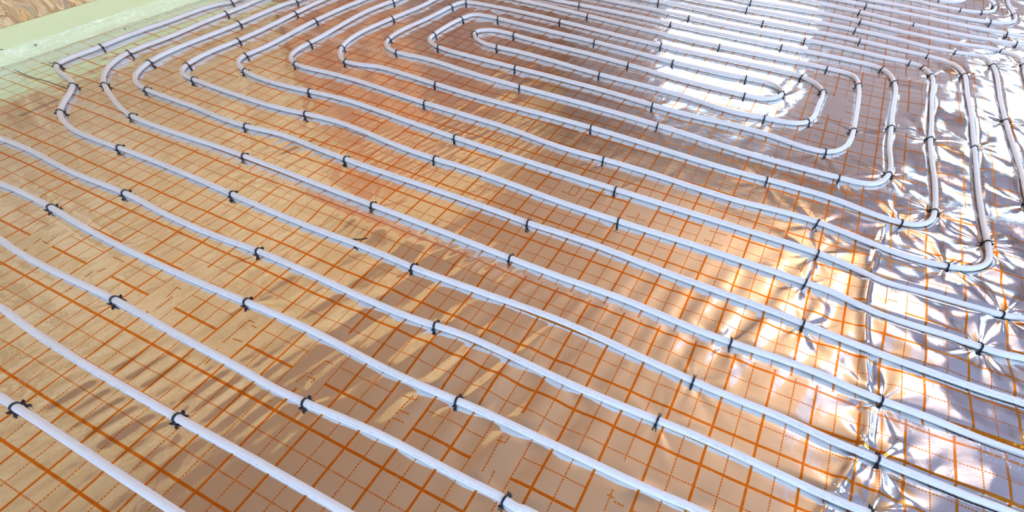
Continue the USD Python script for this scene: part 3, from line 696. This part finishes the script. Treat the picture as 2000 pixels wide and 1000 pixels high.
tape(lambda x: 0.322 - 0.028 * np.clip((x - 0.35) / 0.2, 0, 1) + 0.006 * np.sin(3 * x), -2.70, 1.3, 0.036, 0.006, "long crinkled clear tape over the joint between the two nearest foil sheets", 70, 0.004)
tape(lambda x: 1.222 + 0.004 * np.sin(4 * x), -2.2, 1.4, 0.036, 0.009, "crinkled clear tape over the joint beside the right-hand bends of the big pipe spiral", 80, 0.005)
tape(lambda x: 2.150 + 0.01 * np.sin(2 * x), -1.6, 1.5, 0.036, 0.012, "clear tape over the farthest foil joint, across the top of the big pipe spiral", 90, 0.005)

# ------------------------------------------------------------------ foam edge strip on the left wall
fs = UsdGeom.Xform.Define(stage, numbered("edge_strip")).GetPrim()
props(fs, label="pale green foam edge strip standing along the strand board wall", category="edge strip")
ys = np.arange(-1.6, 4.9, 0.02)
prof = [(0.0, -0.004), (0.0, 0.1185), (0.002, 0.1205), (0.006, 0.1205), (0.008, 0.118), (0.008, -0.004)]
V = []
for y in ys:
    wv = 0.0035 * (float(fbm(np.array([y]), np.array([0.0]), 3.0, 2, 41)[0]) - 0.5)
    for px, pz in prof:
        V.append((wall_x(y) + 0.0035 + px + (abs(wv) if pz > 0.05 else 0), y, pz + (wv if pz > 0.05 else 0)))
n = len(prof)
F = []
for i in range(len(ys) - 1):
    for j in range(n - 1):
        a = i * n + j
        F += [[a, a + 1, a + n + 1], [a, a + n + 1, a + n]]
obj("foam_board", (np.array(V), np.array(F)), foam_green, fs, smooth=35)
ys = np.arange(-1.6, 4.4, 0.007)
ss = np.linspace(0, 1, 22)
V = []
Yg, Sg = np.meshgrid(ys, ss, indexing="ij")
hz = 0.050 * (1 - Sg / 0.6)
base = wall_x(Yg)
px = np.where(Sg < 0.6, 0.0135 + 0.012 * (Sg / 0.6) ** 2.5, 0.0255 + (Sg - 0.6) / 0.4 * 0.075)
pz = np.where(Sg < 0.6, 0.050 * np.clip(1 - Sg / 0.6, 0, 1) ** 1.15 + 0.002, 0.002)
cr = (np.abs(fbm(Yg, Sg * 0.12, 30, 3, 44) - 0.5) * 2) ** 0.8
cr2 = fbm(Yg, Sg * 0.12, 60, 2, 45)
env = np.sin(np.pi * np.clip(Sg / 0.66, 0, 1)) ** 0.7
px = px + 0.016 * env * cr
pz = pz + 0.006 * env * (cr2 - 0.4)
xg = base + px
pz = np.where(Sg >= 0.6, foil_z(xg.ravel(), Yg.ravel()).reshape(xg.shape) + 0.0022 + 0.0012 * cr, np.maximum(pz, foil_z(xg.ravel(), Yg.ravel()).reshape(xg.shape) + 0.002))
nx = len(ss)
i, j = np.meshgrid(np.arange(len(ys) - 1), np.arange(nx - 1), indexing="ij")
a = i * nx + j
f = np.concatenate([np.stack([a, a + 1, a + nx + 1], -1).reshape(-1, 3), np.stack([a, a + nx + 1, a + nx], -1).reshape(-1, 3)])
obj("film_flap", (np.stack([xg, Yg, pz], -1).reshape(-1, 3), f), film_flap, fs, smooth=True)

# small nails in the edge strip and on the foil
def nail(x, y, z, face, lab):
    r_ = trimesh.creation.revolve([(0, 0.0018), (0.0022, 0.0016), (0.0042, 0.0009), (0.0046, 0.0), (0.0015, -0.0005), (0.0012, -0.006), (0, -0.007)][::-1], sections=16)
    if face == "wall":
        r_.apply_transform(trimesh.transformations.rotation_matrix(math.pi / 2, [0, 1, 0]))
    r_.apply_translation([x, y, z])
    obj("nail", r_, nail_grey, smooth=40, label=lab, category="nail")


nail(wall_x(0.500) + 0.0175, 0.500, 0.036, "wall", "small grey nail head in the green edge strip above the kinked pipe bend")
nail(-2.7224, 0.8273, float(foil_z(-2.7224, 0.8273)[0]) + 0.004, "floor", "small dark nail lying at the foot of the green edge strip")

# ------------------------------------------------------------------ pipes
for k in PIPES:
    q = RUN[k]
    z = RP - 0.0012 + np.zeros(len(q))
    v, f, st = tube(np.c_[q, z], RP, 16)
    printed = k in ("p2", "p4", "p5", "p6", "p8", "p3")
    obj("heating_pipe", (v, f), pipe_print if printed else pipe_white, smooth=True, uv=st, label=PIPE_LABEL[k], category="pipe")

# ------------------------------------------------------------------ clips
def clip_parts():
    w, r0, r1 = 0.0054, RP + 0.0003, RP + 0.0029
    a = np.linspace(math.radians(-22), math.radians(202), 27)
    zc = RP - 0.0012

    def strip(ang, ri, ro, ww):
        V, F = [], []
        for t in ang:
            for r_, sx in ((ri, -1), (ro, -0.72), (ro, 0.72), (ri, 1)):
                V.append((sx * ww / 2, r_ * math.cos(t), zc + r_ * math.sin(t)))
        for i in range(len(ang) - 1):
            for j in range(4):
                p, q = i * 4 + j, i * 4 + (j + 1) % 4
                F += [[p, q, q + 4], [p, q + 4, p + 4]]
        e = (len(ang) - 1) * 4
        F += [[0, 2, 1], [0, 3, 2], [e, e + 1, e + 2], [e, e + 2, e + 3]]
        return trimesh.Trimesh(np.array(V), np.array(F), process=False)
    arch = strip(a, r0, r1, w)

    def prism(poly, x0, x1):
        from shapely.geometry import Polygon
        p = trimesh.creation.extrude_polygon(Polygon(poly), x1 - x0)
        p.apply_transform(np.array([[0, 0, 1, x0], [1, 0, 0, 0], [0, 1, 0, 0], [0, 0, 0, 1.0]]))
        return p

    def foot(sg):
        y0 = RP + 0.0016
        lug = [(y0 - 0.0008, 0.0078), (y0 + 0.0024, 0.0066), (y0 + 0.0034, 0.0030), (y0 + 0.0034, -0.0022), (y0 - 0.0006, -0.0022), (y0 + 0.0004, 0.0030)]
        barb = [(y0 + 0.0018, 0.0060), (y0 + 0.0068, 0.0092), (y0 + 0.0082, 0.0078), (y0 + 0.0054, 0.0040), (y0 + 0.0034, 0.0010), (y0 + 0.0020, 0.0012)]
        ms = [prism(lug, -0.0025, 0.0025), prism(barb, -0.0034, -0.0012), prism(barb, 0.0012, 0.0034)]
        ft = cat(*ms)
        if sg < 0:
            ft.apply_transform(np.diag([-1.0, -1.0, 1.0, 1.0]))
        return ft
    return arch, foot(1), foot(-1)


ARCH, FOOT_A, FOOT_B = clip_parts()
ORD = ["first", "second", "third", "fourth", "fifth", "sixth", "seventh", "eighth", "ninth", "tenth", "eleventh", "twelfth", "thirteenth", "fourteenth", "fifteenth", "sixteenth", "seventeenth", "eighteenth", "nineteenth", "twentieth"]
ORD += ["twenty-" + o for o in ORD[:9]] + ["thirtieth"] + ["thirty-" + o for o in ORD[:9]] + ["fortieth", "forty-first", "forty-second", "forty-third"]
first = None
for k, l in CLIPS.items():
    q = RUN[k]
    dense = q
    T = cKDTree(dense)
    for n, c in enumerate(l):
        c = np.array(c) / 1e4
        i = int(np.clip(T.query(c)[1], 2, len(dense) - 3))
        # nearest point on the centre line
        seg = dense[i + 1] - dense[i - 1]
        seg /= np.linalg.norm(seg)
        pos = dense[i] + seg * float(np.clip((c - dense[i]) @ seg, -0.01, 0.01))
        ang = math.atan2(seg[1], seg[0])
        if math.cos(ang) < -1e-3:
            ang += math.pi
        lean = 0.10 * math.sin(37.0 * n + 5.0 * len(k) + 3.0 * c[0] * 50)
        kw = dict(loc=(pos[0], pos[1], 0.0), rotz=ang + lean)
        if len(l) > 1:
            lab = "%s black clip %s on %s" % (ORD[n], CLIP_ON[k][1], CLIP_ON[k][0])
        else:
            lab = "black plastic clip, the only one on %s" % CLIP_ON[k][0]
        t = thing("pipe_clip", **kw, label=lab, category="clip", group=None)
        if first is None:
            first = t
            obj("arch", ARCH, clip_black, t, smooth=40)
            obj("foot", FOOT_A, clip_black, t)
            obj("foot", FOOT_B, clip_black, t)
        else:
            t.GetReferences().AddInternalReference(first.GetPath())
            t.SetInstanceable(True)

# ------------------------------------------------------------------ loose bits
def strand(name, pts, rad, mat, lab, category, lift=0.0):
    p = np.array(pts, float) / 1e4
    Ls = np.r_[0, np.cumsum(np.linalg.norm(np.diff(p, axis=0), axis=1))]
    from scipy.interpolate import PchipInterpolator
    t = np.linspace(0, Ls[-1], max(8, int(Ls[-1] / 0.006)))
    q = np.c_[PchipInterpolator(Ls, p[:, 0])(t), PchipInterpolator(Ls, p[:, 1])(t)]
    z = foil_z(q[:, 0], q[:, 1]) + rad + lift + 0.0008
    v, f, _ = tube(np.c_[q, z], rad, 8)
    obj(name, (v, f), mat, smooth=True, label=lab, category=category)


strand("wire", [(-27386, 3652), (-26095, 3569), (-25084, 3647), (-23957, 3658)], 0.0009, wire_dark, "thin dark wire running from the green edge strip to the kinked pipe bend", "wire")
strand("wire", [(-23395, 1612), (-23394, 2276), (-23409, 2960)], 0.0007, wire_dark, "very thin dark wire on the foil left of the kinked pipe bend", "wire")
strand("cable_tie_end", [(-8265, 2073), (-8090, 2140), (-7897, 2289)], 0.0011, clip_black, "small black cable tie end lying on the foil above a pipe in the left half", "cable tie")
strand("cable_tie_end", [(-8017, 1835), (-7930, 1822), (-7840, 1790)], 0.0013, clip_black, "tiny black cable tie end just below a pipe in the left half", "cable tie")
cr_ = np.array([(wall_x(0.385) + 0.0135, 0.378, 0.066), (wall_x(0.385) + 0.0138, 0.386, 0.058), (wall_x(0.385) + 0.0138, 0.396, 0.054)])
v, f, _ = tube(cr_, 0.0012, 8)
obj("cable_tie_end", (v, f), clip_black, smooth=True, label="short black bit stuck to the green edge strip at the left picture edge", category="cable tie")

# ------------------------------------------------------------------ added tripod lamp out of view, turned up for a warm ceiling glow
def rod(a, b_, r_):
    v, f, _ = tube(np.array([a, b_], float), r_, 12)
    return trimesh.Trimesh(v, f, process=False)


LP, LT = np.array(LAMPAT), np.array(LAMPTO)
wlp = thing("added_lamp", (LP[0], LP[1], 0.0), label="added unseen tripod lamp turned up at the ceiling to make its warm glow", category="lamp")
ft = [np.array([0.42 * math.cos(a), 0.42 * math.sin(a), 0.012]) for a in (0.3, 2.4, 4.5)]
for p_ in ft:
    obj("leg", rod(p_, (0, 0, 0.62), 0.009), clip_black, wlp, smooth=40)
obj("pole", rod((0, 0, 0.4), (0, 0, LP[2] - 0.10), 0.012), clip_black, wlp, smooth=40)
ax = (LT - LP) / np.linalg.norm(LT - LP)
hd = trimesh.creation.revolve([(0, -0.075), (0.05, -0.07), (0.075, -0.02), (0.082, 0.03), (0.078, 0.03), (0.070, -0.018), (0.04, -0.05), (0, -0.052)], sections=32)
hd.apply_transform(trimesh.geometry.align_vectors([0, 0, 1], ax))
hd.apply_translation([0, 0, LP[2]])
obj("head", hd, wire_dark, wlp, smooth=40)
sp = UsdLux.SphereLight.Define(stage, "/World/added_lamp/light")
sp.CreateRadiusAttr(0.03)
sp.CreateIntensityAttr(LAMPPOW)
sp.CreateColorAttr(Gf.Vec3f(1.0, 0.89, 0.72))
sh = UsdLux.ShapingAPI.Apply(sp.GetPrim())
sh.CreateShapingConeAngleAttr(42.0)
sh.CreateShapingConeSoftnessAttr(0.8)
al = np.linalg.inv(trimesh.geometry.align_vectors([0, 0, -1], ax))[:3, :3]      # rows: local axes in the room
M4 = Gf.Matrix4d(1.0)
rot = trimesh.geometry.align_vectors([0, 0, -1], ax)[:3, :3].T
for r_ in range(3):
    M4.SetRow(r_, Gf.Vec4d(*map(float, rot[r_]), 0.0))
M4.SetRow(3, Gf.Vec4d(0.0, 0.0, float(LP[2]), 1.0))
sp.AddTransformOp().Set(M4)
